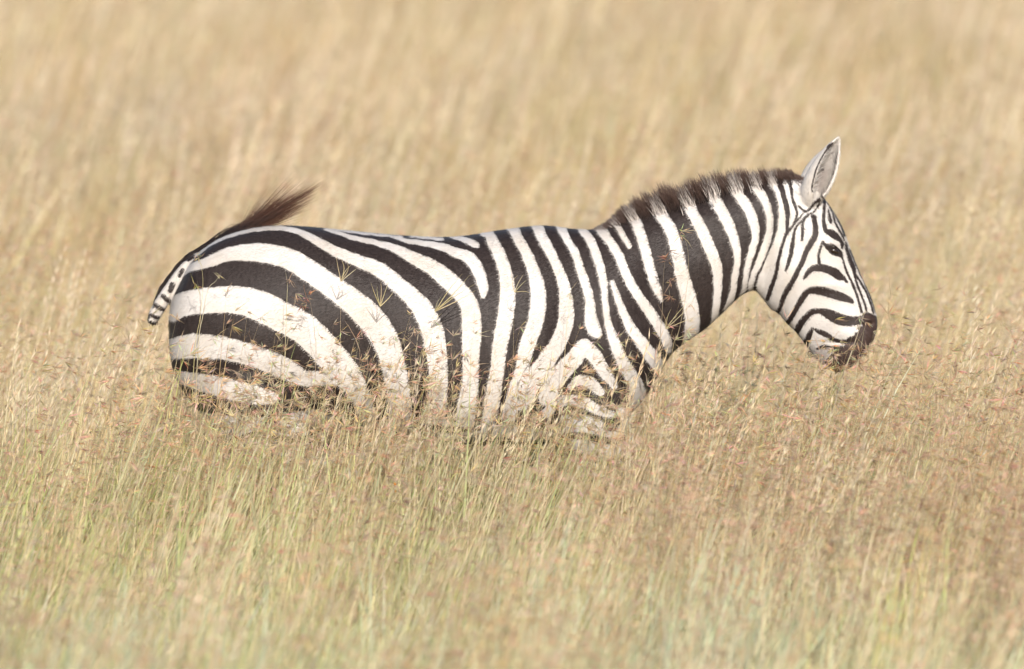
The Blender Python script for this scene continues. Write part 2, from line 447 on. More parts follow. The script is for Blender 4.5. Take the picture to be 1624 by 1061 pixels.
BLACK = [
 [(1229,272,4.5),(1236,290,4.5),(1243.5,315,4),(1248,334,4),(1248,357,2.6),(1246,370,1.9),(1239.5,391,2.3),(1234,413,2.5),(1230,434.7,2.8),(1223.5,453.5,3.5),(1217,474,3)],
 [(1249,272,5),(1251,283,2.8),(1254,300,2.2),(1257,318,2),(1262,331,2),(1263,341,1.8),(1257,357,1.3),(1246.5,368,1.2)],
 [(1266,326,1.2),(1273,332.4,1.6),(1276.8,335,1.8),(1283.4,331,1.8),(1290,322,2),(1298,316.6,3.2)],
 [(1273,338,1),(1265,348,1),(1253,363,1.2),(1245,375,1.5)],
 [(1299,322,1.2),(1295,328.5,1.1),(1288.6,336,1),(1279,341,1),(1270,350,1),(1262,360,1.5),(1258.5,372,2.3),(1256,390,3.1),(1252,410,3),(1245.5,429,1.2)],
 [(1281,342,.8),(1275,348,1.2),(1272,355,1.7),(1272.5,366,2.3),(1271,380,2)],
 [(1287,341,2),(1289.7,344,4),(1291.7,353,4),(1293,365,4.4),(1291,375.4,4.6),(1285,386,4.6),(1278,399,4),(1272,415,3.8),(1265,429,3.7),(1256.5,446,4),(1245,465,4),(1237.6,485.6,3.2),(1233,495,3)],
 [(1302,309,1),(1306.5,319,2),(1306,332.4,2.2),(1305.5,345,2.5),(1306,355,3),(1310,366,3.6),(1318,369,6),(1326,375.4,5),(1332,380.7,2.6),(1335,387,3),(1335,392.5,1.4)],
 [(1313,332,1.1),(1314,340,2),(1316,348,2.9),(1317.4,353,1.6)], [(1311.5,321,.8),(1319,334.5,1.1),(1323,350,1.3),(1328.6,362,1.5),(1335,373,1.3),(1338,381,1)],
 [(1321,332,1.1),(1327,345,1.8),(1334,358,2.4),(1339,373,1.8)],
 [(1340.5,384.6,1.5),(1343,396.5,2.5),(1347,410,3.3),(1352.4,423,3.5),(1354.4,431,2.6)],
 [(1354,431,1.6),(1357,445,1.5),(1362,459,1.6),(1369,476,1.6),(1374,493,1.3)], [(1354,431,1.5),(1361,442,1.4),(1370,457,1.4),(1378,474,1.4),(1385,496,1.2)],
 [(1347,395,.8),(1358,422,.8),(1370,447,.9),(1381.4,474,.9),(1389,495,.9)],
 [(1334,405,1),(1337,414,1.1),(1342,429.6,1.5),(1350,446.7,1.7),(1356,461,1.7),(1361,476,1.8),(1366,494,2.2)],
 [(1274.5,441,2),(1281,432,3.6),(1289,425.6,4.6),(1299.6,424,6),(1312.8,427,6.5),(1322,431,7),(1330,437.5,6.4),(1338,441.6,3.4),(1343,447,1.4)],
 [(1299,418,2.6),(1297.6,405,2),(1300,395,1.6),(1303.6,385,1.6)],
 [(1304,383,1.6),(1308,387,2.4),(1314,391.5,5),(1322,396.5,7.4),(1330,401,5.4),(1334,407,1.6)],
 [(1247,515,3.5),(1259,495.4,4),(1270.5,475,4.6),(1282,461.6,5),(1297.6,460.3,6.6),(1315.7,464.8,7),(1334,470.5,6.5),(1347,475,4.6),(1353,480,1.4)],
 [(1262,527,5),(1272.7,509,5),(1286,495.4,4.6),(1302,493,4.6),(1318,500,8.5),(1334,507,9),(1350,509,7.5),(1364,508,7)],
 [(1276,548,4.6),(1283,532,4.4),(1288,521,2.4)], [(1294,523,2.4),(1302,527,4),(1312,531.5,3.8),(1320,537,3.2),(1330,541,3),(1342,541,3),(1352,536,4)], [(1296,553,1.5),(1308,549,2.4),(1322,553,3.4),(1340,552,5)],
 [(1374,504,9),(1382,513,13),(1374,530,15),(1360,548,14),(1347,560,16),(1334,570,17),(1322,580,15)],
]
TAILB = [[(285,438,2.8),(290,428,3.4)], [(271,460,4.4),(274,451,4.6)], [(259,469,3.8),(264,474,4.2),(272,478,2.5)],
         [(247,483,3.6),(253,488,4.2),(261,491,2.8)], [(240,499,3.0),(246,502.5,3.4),(253,503,2.4)], [(237,511,4),(243,514,5)],
         [(236,505,1.5),(238,492,1.2)], [(300,412,2.6),(309,406,3)]]
def strokes_sdf(uv, strokes):
    out = np.full(len(uv), 9.0)
    for st in strokes:
        c = catmull(st, 4)
        lo, hi = c[:, :2].min(0) - c[:, 2].max() - 9, c[:, :2].max(0) + c[:, 2].max() + 9
        idx = np.nonzero(((uv > lo) & (uv < hi)).all(1))[0]
        if not len(idx): continue
        p = uv[idx]; best = np.full(len(idx), 9.0)
        for a, b in zip(c[:-1], c[1:]):
            ab = b[:2] - a[:2]
            t = np.clip(((p - a[:2]) @ ab) / (ab @ ab + 1e-9), 0, 1)
            best = np.minimum(best, np.hypot(*(p - a[:2] - t[:, None] * ab).T) - (a[2] + (b[2] - a[2]) * t))
        out[idx] = np.minimum(out[idx], best)
    return out
uv = side_uv(co)
# gentle wander so that stripe edges are never ruled lines
wob = np.stack([np.sin(uv[:, 1] * .31 + 1.7 * np.sin(uv[:, 0] * .05)), np.sin(uv[:, 0] * .27 + 1.3 * np.sin(uv[:, 1] * .06))], 1) * .35
sw = strokes_sdf(uv + wob, WHITE)
sb = -strokes_sdf(uv + wob * .5, [[(u, v, w + .45 * max(0, 1 - w / 2.2)) for u, v, w in st] for st in BLACK])
# the head begins along the middle of the last pale throat stripe
hb = catmull([(1218,270),(1223.5,287),(1234,302),(1239,321),(1240,342),(1238.5,362.5),(1234,381),(1225,406),(1218,430),(1211,449.7),(1209,475)], 4)
head = uv[:, 0] > np.interp(uv[:, 1], hb[:, 1], hb[:, 0])
stripe = np.where(head, sb + .3, sw)
mzw = np.clip((uv[:, 0] + .55 * uv[:, 1] - 1622) / 20, 0, 1)         # mottled edge of the dark muzzle
stripe += head * mzw * (uv[:, 1] > 495) * (uv[:, 0] < 1382) * .9 * (np.sin(uv[:, 0] * .9 + 1.3 * np.sin(uv[:, 1] * .5)) + np.sin(uv[:, 1] * .8 + 1.1 * np.sin(uv[:, 0] * .6)))
low = uv[:, 1] > 676 + 8 * np.sin(uv[:, 0] * .06)
band = 7 * np.sin(uv[:, 1] * 2 * np.pi / 34 + .012 * uv[:, 0] + 1.2 * np.sin(uv[:, 0] * .05)) - 3.6
stripe = np.where(low & ~head, band, stripe)
brown = np.zeros(nv); grey = np.zeros(nv)
mz = -strokes_sdf(uv, [BLACK[-1]])
brown[:] = np.where(head, np.clip(mz / 10, 0, .55) + .05, .0)
grey[:] = np.where(head, np.clip(.30 * np.exp(-(((uv[:, 0] - 1315) / 26) ** 2 + ((uv[:, 1] - 524) / 14) ** 2)) + .8 * np.exp(-(((uv[:, 0] - 1308) / 26) ** 2 + ((uv[:, 1] - 562) / 20) ** 2)), 0, 1), 0)
tb = -strokes_sdf(uv, TAILB)
stripe[tail_m] = tb[tail_m]
far_tail = tail_m & (co[:, 1] > .004)
stripe[far_tail] = 5
for near, s, rad, th, sc, dq in ear_info:
    inner = near & (rad < ear_r(s) * sc - .0045) & (s > .17)
    stripe[near] = np.where(s < .36, np.clip(sb + .2, -6, 4), -6)[near]
    grey[inner] = np.clip(.30 + .7 * np.exp(-((s[inner] - .40) / .13) ** 2 - ((th[inner] - 2.7) / .7) ** 2) + .5 * np.exp(-((s[inner] - .2) / .1) ** 2), 0, 1)
    sgn = -1 if sc == 1 else 1
    rim = near & (rad > ear_r(s) * sc - .006) & (s > .2) & (s < .9) & (dq * sgn > 0)
    stripe[rim] = np.maximum(-6, 1.5 - np.abs(th - ear_open(s) - .12) * rad * 500)[rim]
    spot = near & (dq * sgn > 0)
    stripe[spot] = np.maximum(stripe[spot], (4.5 - np.hypot((s - .83) * 110, (th - ear_open(s) - .05) * rad * 400))[spot])
    if sc == 1:
        stripe[inner] = np.maximum(stripe[inner], (.55 - .5 * np.hypot((s - .46) * 60, (th - 2.75) * rad * 420))[inner])
        stripe[inner] = np.maximum(stripe[inner], (.1 - .35 * np.hypot((s - .74) * 50, (th - 2.5) * rad * 420))[inner])
hoof = co[:, 2] < .062
stripe[hoof] = 6
for nm, arr in (('stripe', np.clip(stripe, -8, 8)), ('tone_brown', brown), ('tone_grey', grey)):
    a = body_me.attributes.new(nm, 'FLOAT', 'POINT')
    a.data.foreach_set('value', arr.astype(np.float32))
body_me.polygons.foreach_set('use_smooth', np.ones(len(body_me.polygons), bool))
body_me.materials.clear(); body_me.materials.append(M_COAT)
body_me.update()

# short fur lying along the coat, one tapering hair per spot
def make_fur():
    no = np.empty(nv * 3, np.float32); body_me.vertex_normals.foreach_get('vector', no); no = no.reshape(-1, 3).astype(float)
    pick = np.nonzero((co[:, 2] > .42) & (rng.random(nv) < .95))[0]
    pick = np.concatenate([pick, pick[rng.random(len(pick)) < .35]])
    earm = ear_info[0][0] | ear_info[1][0]
    n_, p_ = no[pick], co[pick] + rng.normal(0, .0012, (len(pick), 3))
    flow = np.where(head[pick][:, None], np.array([[.45, 0, -.9]]), np.array([[-.75, 0, -.55]]))
    flow = flow + rng.normal(0, .28, flow.shape)
    flow -= n_ * (flow * n_).sum(1)[:, None]
    flow /= np.linalg.norm(flow, axis=1)[:, None] + 1e-9
    sd = np.cross(n_, flow)
    L_ = rng.uniform(.007, .013, len(pick)) * np.where(head[pick], .65, 1) * np.where(earm[pick], .8, 1)
    w_ = rng.uniform(.0006, .0011, len(pick))
    lift = rng.uniform(.0008, .0026, len(pick))
    V = np.empty((len(pick), 3, 3))
    V[:, 0] = p_ - sd * w_[:, None] - n_ * .0003
    V[:, 1] = p_ + sd * w_[:, None] - n_ * .0003
    V[:, 2] = p_ + flow * L_[:, None] + n_ * lift[:, None]
    me = bpy.data.meshes.new('fur')
    me.vertices.add(len(pick) * 3); me.vertices.foreach_set('co', V.ravel())
    me.loops.add(len(pick) * 3); me.loops.foreach_set('vertex_index', np.arange(len(pick) * 3))
    me.polygons.add(len(pick)); me.polygons.foreach_set('loop_start', np.arange(0, len(pick) * 3, 3))
    me.update(calc_edges=True)
    for nm, arr in (('stripe', np.clip(stripe, -8, 8)), ('tone_brown', brown), ('tone_grey', grey)):
        a = me.attributes.new(nm, 'FLOAT', 'POINT')
        a.data.foreach_set('value', np.repeat(arr[pick], 3).astype(np.float32))
    me.materials.append(M_COAT)
    return me
fur_me = make_fur()
zebra = bpy.data.objects.new('zebra', None)
zebra.empty_display_size = .2
scene.collection.objects.link(zebra)
tag(zebra, 'black and white striped zebra walking to the right through tall dry grass', 'zebra')
body = bpy.data.objects.new('body', body_me)
scene.collection.objects.link(body); body.parent = zebra
fur = bpy.data.objects.new('fur', fur_me)
scene.collection.objects.link(fur); fur.parent = body

# ---------------------------------------------------------------- hair tools
class Strands:
    def __init__(self): self.v, self.f, self.c = [], [], []
    def add(self, pts, w, cols):
        """three-sided tapering strand along pts; cols per point"""
        base = len(self.v); n = len(pts)
        for i, p in enumerate(pts):
            d = (pts[min(i + 1, n - 1)] - pts[max(i - 1, 0)])
            d = d.normalized() if d.length > 1e-9 else Vector((0, 0, 1))
            e1 = d.cross(Vector((0, 1, .17))); e1 = e1.normalized() if e1.length > 1e-6 else Vector((1, 0, 0))
            e2 = d.cross(e1)
            r = w * (1 - .93 * (i / (n - 1)) ** 1.6)
            for k in range(3):
                a = k * 2.0944
                self.v.append(p + r * (math.cos(a) * e1 + math.sin(a) * e2)); self.c.append(cols[i])
        for i in range(n - 1):
            for k in range(3):
                k2 = (k + 1) % 3
                self.f.append((base + 3 * i + k, base + 3 * i + k2, base + 3 * i + 3 + k2, base + 3 * i + 3 + k))
    def build(self, name, material, parent=None):
        o = mesh_obj(name, self.v, self.f, material, parent)
        set_tint(o.data, self.c)
        return o
def set_tint(me, cols):
    a = me.attributes.new('tint', 'FLOAT_COLOR', 'POINT')
    c = np.ones((len(cols), 4), np.float32); c[:, :3] = np.asarray(cols, np.float32)
    a.data.foreach_set('color', c.ravel())

# mane: stiff upright crest, white where pale neck stripes run into it
crest = catmull([(950,364,4),(968,358,9),(985,352,18),(1003,347,28),(1026,340,38),(1062,331,46),(1100,320,45),(1140,305,39),(1180,295,34),(1222,286,25),(1256,280,16),(1284,289,8)], 8)
ct = np.linspace(0, 1, len(crest))
mane = Strands()
mane_uv = np.array([[np.interp(t, ct, crest[:, 0]), np.interp(t, ct, crest[:, 1]) + 8] for t in np.linspace(0, 1, 600)])
mane_w = strokes_sdf(mane_uv, WHITE)
for i in range(9500):
    t = random.random()
    u, v, h = [np.interp(t, ct, crest[:, k]) for k in range(3)]
    tuft = .84 + .09 * math.sin(u * .23 + 2 * math.sin(u * .061)) + .08 * math.sin(u * .71)
    h *= tuft * random.uniform(.55, 1.08)
    y0 = random.gauss(0, .012)
    du = np.interp(t, [0, .5, 1], [-.38, -.28, -.02])      # lean back along the neck
    lean = du + random.gauss(0, .10)
    root = at(u + random.gauss(0, 1.5), v + 7 + abs(y0) * 260, y0 * 1.3)
    up = Vector((lean, y0 * 6 + random.gauss(0, .09), 1)).normalized()
    L_ = (h + 7) / 500
    wsd = mane_w[int(t * 599)] if u < 1245 else 3
    jit = random.uniform(.75, 1.3)
    tip = np.array([.088, .050, .038]) * jit; dark = np.array([.032, .021, .019]) * jit
    if wsd < random.gauss(0, 1.2):
        wl = min(.85, (21 + random.gauss(0, 6)) / (h + 7))
        white = np.array([.66, .60, .56])
        cs = [white if s < wl else (dark * .5 + tip * .5) for s in (0, .22, .5, 1)]
    else:
        cs = [dark, dark, dark * .6 + tip * .4, tip]
    pts = [root + up * L_ * s + Vector((-.012 * s * s, 0, 0)) for s in (0, .22, .5, 1)]
    mane.add(pts, random.uniform(.0010, .0019), cs)
mane.build('mane', M_HAIR, zebra)

# long soft hairs lining the near ear
eh = Strands()
B, T, ax, d, q = ear_frame(EARS[0])
for i in range(420):
    s_ = random.uniform(.16, .78); r_ = ear_r(s_) - .008
    a_ = -(ear_open(s_) + random.uniform(.05, .9)) if random.random() < .7 else ear_open(s_) + random.uniform(.05, .5)
    root = B + (T - B) * s_ + d * (r_ * math.cos(a_)) + q * (r_ * math.sin(a_))
    dr = (ax * random.uniform(.3, 1) - q * math.copysign(random.uniform(.2, .8), a_) + d * random.uniform(0, .6)).normalized()
    L_ = random.uniform(.012, .028)
    g_ = random.choice([.62, .55, .45, .28, .16])
    eh.add([root, root + dr * L_ * .5, root + dr * L_ + ax * .004], .0007, [(g_, g_ * .93, g_ * .88)] * 3)
eh.build('ear_hair', M_HAIR, zebra)

# tail tuft swept up on the far side of the rump
tuft = Strands()
for i in range(1700):
    lock = i // 24
    lr = random.Random(lock)
    y = random.gauss(.07, .018)
    start = at(243 + random.gauss(0, 2.5), 508 + random.gauss(0, 3), .012 + random.random() * .02)
    w2 = at(256.5 + random.gauss(0, 2), 464 + random.gauss(0, 3), .035 + random.random() * .02)
    w3 = at(303.5 + random.gauss(0, 3), 408 + random.gauss(0, 2.5), .05 + random.random() * .03)
    w4 = at(372 + random.gauss(0, 5), 372 + random.gauss(0, 5), y)
    ext = min(1, max(0, lr.betavariate(2.0, 1.5) + random.gauss(0, .035)))
    eu = 344 + ext * 174 + random.gauss(0, 5)
    side = lr.gauss(.1, .95) + random.gauss(0, .16)
    ev = np.interp(eu, [330, 360, 400, 440, 480, 518], [378, 364, 350, 335, 312, 285]) + side * np.interp(eu, [372, 440, 480, 518], [9, 16, 14, 4])
    if random.random() < .16: ev += random.uniform(-20, 22)
    w5 = at(.45 * 372 + .55 * eu, .42 * 370 + .58 * ev + 5, y * .9)
    w6 = at(eu, ev, y * .7)
    p = catmull([tuple(q) for q in (start, w2, w3, w4, w5, w6)], 3)
    col0 = np.array([.018, .011, .010]); col1 = np.array([.15, .068, .042]) * random.uniform(.5, 1.3)
    n = len(p)
    cs = [col0 + (col1 - col0) * max(0, (k / (n - 1) - .62) / .38) ** 1.3 for k in range(n)]
    tuft.add([Vector(q) for q in p], random.uniform(.0006, .0012), cs)
tuft.build('tail_tuft', M_HAIR, zebra)

# eyes set under the brow
def eye(side):
    sel = np.nonzero((np.abs(uv[:, 0] - 1322) < 4) & (np.abs(uv[:, 1] - 397) < 4) & (co[:, 1] * side > 0))[0]
    c = co[sel].mean(0)
    bm = bmesh.new(); bmesh.ops.create_uvsphere(bm, u_segments=24, v_segments=16, radius=.0165)
    me = bpy.data.meshes.new('eye'); bm.to_mesh(me); bm.free()
    me.polygons.foreach_set('use_smooth', [True] * len(me.polygons)); me.materials.append(M_EYE)
    o = bpy.data.objects.new('eye', me); scene.collection.objects.link(o); o.parent = zebra
    o.location = (c[0], c[1] - side * .0065, c[2] - .001)
    o.scale = (1.1, .9, .72); o.rotation_euler = (0, R(28), 0)
    # upper lid: a fold arching over the ball
    lid = Strands()
    for k in range(3):
        pts = [at(1306 + 28 * s, 386.5 + k * .7 + 13.5 * s - 6 * math.sin(math.pi * s), 0) for s in np.linspace(0, 1, 7)]
        for q, s in zip(pts, np.linspace(0, 1, 7)):
            q.y = c[1] + side * (.004 + .006 * math.sin(math.pi * s)) - side * .002 * k
            q.z += abs(q.y) * 0.08
        lid.add(pts, .0032, [(.30, .26, .24) if k == 0 else (.03, .022, .02)] * 7)
    lo = lid.build('eyelid', M_HAIR, o)
    lo.matrix_parent_inverse = Matrix.LocRotScale(o.location, o.rotation_euler, o.scale).inverted()
eye(-1); eye(1)

# ================================================================ GRASS
STRAW = [(.69, .535, .325), (.73, .59, .38), (.61, .455, .265), (.69, .51, .335), (.65, .52, .30)]
PALE = [(.76, .65, .42), (.72, .63, .38), (.78, .69, .49)]
SEED = [(.66, .49, .33), (.72, .55, .38), (.56, .39, .26), (.74, .59, .42)]
RUST = [(.66, .47, .31), (.70, .52, .36), (.54, .36, .23), (.74, .57, .40)]
SAGE = [(.50, .56, .37), (.46, .54, .37), (.57, .60, .41), (.49, .54, .29), (.63, .56, .40)]
GREEN = [(.46, .49, .18), (.53, .54, .24), (.42, .46, .18), (.58, .57, .29), (.54, .56, .35)]
class Tuft(Strands):
    def blade(self, root, az, length, width, lean, curve, col, tipcol):
        n = 4; base = len(self.v)
        h = Vector((math.cos(az), math.sin(az), 0)); sd = Vector((-h.y, h.x, 0))
        ang = lean; p = root.copy()
        for i in range(n + 1):
            s = i / n
            w = width * (1 - s ** 2.2) * (.55 + .9 * s if s < .5 else 1) + .0004
            c = [col[k] * (1 - s) + tipcol[k] * s for k in range(3)]
            if i < n:
                self.v += [p - sd * w * .5, p + sd * w * .5]; self.c += [c, c]
            else:
                self.v.append(p.copy()); self.c.append(c)
            p = p + (h * math.sin(ang) + Vector((0, 0, 1)) * math.cos(ang)) * (length / n)
            ang += curve / n
        for i in range(n - 1):
            a = base + 2 * i
            self.f.append((a, a + 1, a + 3, a + 2))
        a = base + 2 * (n - 1)
        self.f.append((a, a + 1, a + 2))
    def spike(self, p, d, length, width, col):
        """one spikelet: a slim three-sided bipyramid"""
        base = len(self.v)
        e1 = d.cross(Vector((.3, .2, 1))); e1 = e1.normalized() if e1.length > 1e-6 else Vector((1, 0, 0)); e2 = d.cross(e1)
        m = p + d * length * .38
        self.v.append(p); self.c.append(col)
        for k in range(3):
            a = k * 2.0944
            self.v.append(m + width * (math.cos(a) * e1 + math.sin(a) * e2)); self.c.append(col)
        self.v.append(p + d * length); self.c.append([x * 1.12 for x in col])
        for k in range(3):
            k2 = (k + 1) % 3
            self.f += [(base, base + 1 + k2, base + 1 + k), (base + 4, base + 1 + k, base + 1 + k2)]
    def awn(self, p, d, length, col):
        base = len(self.v)
        sd = d.cross(Vector((.1, 1, .2))).normalized() * .0007
        mid = p + d * length * .55; end = p + d * length + Vector((random.gauss(0, .3), random.gauss(0, .3), random.gauss(-.2, .3))) * length * .35
        self.v += [p - sd, p + sd, mid + sd * .8, mid - sd * .8, end]; self.c += [col] * 5
        self.f += [(base, base + 1, base + 2, base + 3), (base + 3, base + 2, base + 4)]
    def seed_head(self, p, axis, size, n, cols, spread=.9, awns=3):
        for k in range(n):
            d = (axis + Vector((random.gauss(0, spread), random.gauss(0, spread), random.gauss(-.25, spread * .7)))).normalized()
            col = [x * random.uniform(.75, 1.2) for x in random.choice(cols)]
            self.spike(p + d * size * .05, d, size * random.uniform(.55, 1.1), size * random.uniform(.024, .05), col)
        for k in range(awns):
            d = (axis + Vector((random.gauss(0, 1), random.gauss(0, 1), random.gauss(0, .7)))).normalized()
            self.awn(p, d, size * random.uniform(1.2, 2.0), [x * .75 for x in random.choice(cols)])
    def stem(self, root, az, length, width, lean, curve, col, n=5):
        h = Vector((math.cos(az), math.sin(az), 0)); ang = lean; p = root.copy(); pts = []
        for i in range(n + 1):
            pts.append(p.copy())
            p = p + (h * math.sin(ang) + Vector((0, 0, 1)) * math.cos(ang)) * (length / n)
            ang += curve / n
        self.add(pts, width, [col] * (n + 1))
        return pts
    def panicle(self, pts, frac, heads, size, cols, n=7):
        P = catmull([tuple(q) for q in pts], 4)
        for k in range(heads):
            s = 1 - frac * k / max(heads - 1, 1) * random.uniform(.8, 1.1)
            q = Vector(P[int(max(0, min(1, s)) * (len(P) - 1))])
            ax = Vector((random.gauss(.45, .45), random.gauss(0, .5), random.uniform(-.35, .9))).normalized()
            self.seed_head(q, ax, size * random.uniform(.8, 1.5), n, cols, random.uniform(.22, .5), random.randint(1, 3))

def rv(r):
    a, d = random.uniform(0, 6.283), r * math.sqrt(random.random())
    return Vector((math.cos(a) * d, math.sin(a) * d, 0))
def jit(c, k=.15):
    f = random.uniform(1 - k, 1 + k)
    return [x * f * random.uniform(.96, 1.04) for x in c]

src = bpy.data.collections.new('grass_tufts')      # tuft shapes scattered by the two grass fields
tufts = []
def finish(t, name):
    me = bpy.data.meshes.new(name)
    me.from_pydata([tuple(v) for v in t.v], [], t.f); me.update()
    set_tint(me, t.c); me.materials.append(M_GRASS)
    o = bpy.data.objects.new('tuft_%02d' % len(tufts), me)
    src.objects.link(o); tufts.append(o)
def dry_tuft(hs, leaves, stems, rad=.17, wide=1.0, green=.14, SEED=SEED, heads=(2, 4)):
    t = Tuft()
    for i in range(leaves):
        c = jit(random.choice(GREEN if random.random() < green else STRAW)); c2 = jit(random.choice(STRAW + PALE))
        t.blade(rv(rad), random.uniform(0, 6.28), hs * random.uniform(.5, 1.05), random.uniform(.004, .008) * wide, random.uniform(.02, .22), random.uniform(.05, .7), c, c2)
    for i in range(stems):
        c = jit(random.choice(PALE + STRAW))
        pts = t.stem(rv(rad), random.gauss(0, 1.2), hs * random.uniform(.95, 1.3), random.uniform(.0011, .002) * wide, random.uniform(.02, .18), random.uniform(.0, .3), c)
        t.panicle(pts, .26 if heads[1] < 5 else .4, random.randint(*heads), random.uniform(.022, .034), SEED, 5)
    finish(t, 'dry_tuft')
def feather_tuft(hs, leaves, stems, rad=.16, wide=1.0):
    """pale feathery heads"""
    t = Tuft()
    for i in range(leaves):
        t.blade(rv(rad), random.uniform(0, 6.28), hs * random.uniform(.5, 1.0), random.uniform(.004, .0075) * wide, random.uniform(.02, .2), random.uniform(.05, .6), jit(random.choice(STRAW + GREEN)), jit(random.choice(STRAW)))
    for i in range(stems):
        pts = t.stem(rv(rad), random.gauss(0, .8), hs * random.uniform(.9, 1.25), random.uniform(.0016, .0026) * wide, random.uniform(.04, .22), random.uniform(.0, .25), jit(random.choice(PALE)))
        P = catmull([tuple(q) for q in pts], 5)
        for k in range(16):
            q = Vector(P[int((1 - .22 * k / 16) * (len(P) - 1))]) + Vector((random.gauss(0, .001), random.gauss(0, .001), 0))
            d = Vector((random.gauss(.25, .22), random.gauss(0, .22), 1)).normalized()
            t.spike(q, d, random.uniform(.02, .04), .0022 * wide, jit((.70, .59, .44)))
    finish(t, 'feather_tuft')
def green_tuft(hs, leaves, stems, rad=.17, wide=1.0, GREEN=GREEN):
    t = Tuft()
    for i in range(leaves):
        c = jit(random.choice(GREEN)); c2 = jit(random.choice(GREEN * 2 + STRAW[:1] + PALE[:1] if GREEN is SAGE else GREEN + STRAW[:2] + PALE[:2]))
        t.blade(rv(rad), random.gauss(0, 1.3), hs * random.uniform(.5, 1.05), random.uniform(.004, .0085) * wide, random.uniform(.02, .22), random.uniform(.05, .6), c, c2)
    for i in range(5):      # long arching leaves that cross their neighbours
        t.blade(rv(rad), random.gauss(0, .8), hs * random.uniform(1.0, 1.35), random.uniform(.005, .009), random.uniform(.15, .5), random.uniform(.1, .6), jit(random.choice(GREEN)), jit(random.choice(PALE + GREEN)))
    for i in range(stems):
        pts = t.stem(rv(rad), random.gauss(0, 1), hs * random.uniform(.95, 1.25), random.uniform(.0012, .002), random.uniform(.02, .22), random.uniform(.0, .25), jit((.64, .58, .33)))
        t.panicle(pts, .2, random.randint(1, 3), random.uniform(.02, .03), SEED, 5)
    finish(t, 'green_tuft')
for k in range(6): dry_tuft(.74, 44, 8)                      # 0-5
for k in range(4): feather_tuft(.76, 36, 8)                  # 6-9
for k in range(6): green_tuft(.68, 52, 4)                    # 10-15
for k in range(3): dry_tuft(.36, 46, 0)                      # 16-18 low filler
for k in range(3): green_tuft(.38, 48, 0)                    # 19-21 low green filler
STRAW0, PALE0 = STRAW[:], PALE[:]
STRAW[:] = [tuple(x * k for x, k in zip(c, (.90, .87, .85))) for c in STRAW]; PALE[:] = [tuple(x * .93 for x in c) for c in PALE]   # browner growth far off, its brightness lowered through the colour
for k in range(4): dry_tuft(.74, 30, 7, .24, 1.9, .08)       # 22-25 loose, broad tufts for the distance
for k in range(3): feather_tuft(.80, 22, 8, .24, 2.2)        # 26-28
for k in range(2): green_tuft(.66, 34, 3, .24, 1.9)          # 29-30
STRAW[:], PALE[:] = STRAW0, PALE0

def wisp_tuft(hs, stems, rad=.14):
    t = Tuft()
    for i in range(stems):
        pts = t.stem(rv(rad), random.gauss(0, .9), hs * random.uniform(.78, 1.08), random.uniform(.0009, .0016), random.uniform(.03, .2), random.uniform(.0, .35), jit(random.choice(PALE + STRAW)))
        t.panicle(pts, .34, random.randint(3, 6), random.uniform(.022, .034), SEED + PALE, 6)
    for i in range(8):
        t.blade(rv(rad), random.gauss(0, .9), hs * random.uniform(.55, .95), random.uniform(.003, .006), random.uniform(.02, .2), random.uniform(.05, .6), jit(random.choice(STRAW)), jit(random.choice(PALE)))
    finish(t, 'wisp_tuft')
for k in range(4): wisp_tuft(1.0, 7)                         # 31-34

for k in range(4): dry_tuft(.76, 30, 12, SEED=RUST, heads=(4, 7))   # 35-38 rusty seeding tufts
for k in range(4): green_tuft(.64, 46, 3, GREEN=SAGE, wide=1.3)     # 39-42 grey green tufts

def gn_scatter():
    ng = bpy.data.node_groups.new('scatter_tufts', 'GeometryNodeTree')
    ng.interface.new_socket('Geometry', in_out='INPUT', socket_type='NodeSocketGeometry')
    ng.interface.new_socket('Geometry', in_out='OUTPUT', socket_type='NodeSocketGeometry')
    N = ng.nodes
    gi, go = N.new('NodeGroupInput'), N.new('NodeGroupOutput')
    ci = N.new('GeometryNodeCollectionInfo'); ci.inputs['Collection'].default_value = src
    ci.inputs['Separate Children'].default_value = True; ci.inputs['Reset Children'].default_value = True
    ip = N.new('GeometryNodeInstanceOnPoints'); ip.inputs['Pick Instance'].default_value = True
    def attr(nm, ty):
        a = N.new('GeometryNodeInputNamedAttribute'); a.data_type = ty; a.inputs['Name'].default_value = nm
        return [o for o in a.outputs if o.enabled and o.name == 'Attribute'][0]
    L = ng.links.new
    e2r = N.new('FunctionNodeEulerToRotation')
    L(gi.outputs[0], ip.inputs['Points']); L(ci.outputs[0], ip.inputs['Instance'])
    L(attr('idx', 'INT'), ip.inputs['Instance Index']); L(attr('rot', 'FLOAT_VECTOR'), e2r.inputs[0])
    L(e2r.outputs[0], ip.inputs['Rotation']); L(attr('scl', 'FLOAT_VECTOR'), ip.inputs['Scale'])
    L(ip.outputs[0], go.inputs[0])
    return ng
NG = gn_scatter()
def patch(x, y, s, ph=0.0):
    return (math.sin(x * s + 1.3 * math.sin(y * s * .7 + ph)) + math.sin(y * s * 1.1 + 1.7 * math.sin(x * s * .8 + 2 * ph) + ph)) * .5
def field(name, pts, label):
    me = bpy.data.meshes.new(name)
    me.from_pydata([p[0] for p in pts], [], []); me.update()
    a = me.attributes.new('rot', 'FLOAT_VECTOR', 'POINT'); a.data.foreach_set('vector', np.array([p[1] for p in pts], np.float32).ravel())
    a = me.attributes.new('scl', 'FLOAT_VECTOR', 'POINT'); a.data.foreach_set('vector', np.array([p[2] for p in pts], np.float32).ravel())
    a = me.attributes.new('idx', 'INT', 'POINT'); a.data.foreach_set('value', np.array([p[3] for p in pts], np.int32))
    o = bpy.data.objects.new(name, me); scene.collection.objects.link(o)
    md = o.modifiers.new('scatter', 'NODES'); md.node_group = NG
    tag(o, label, 'grass', kind='stuff')
    return o
front, back = [], []
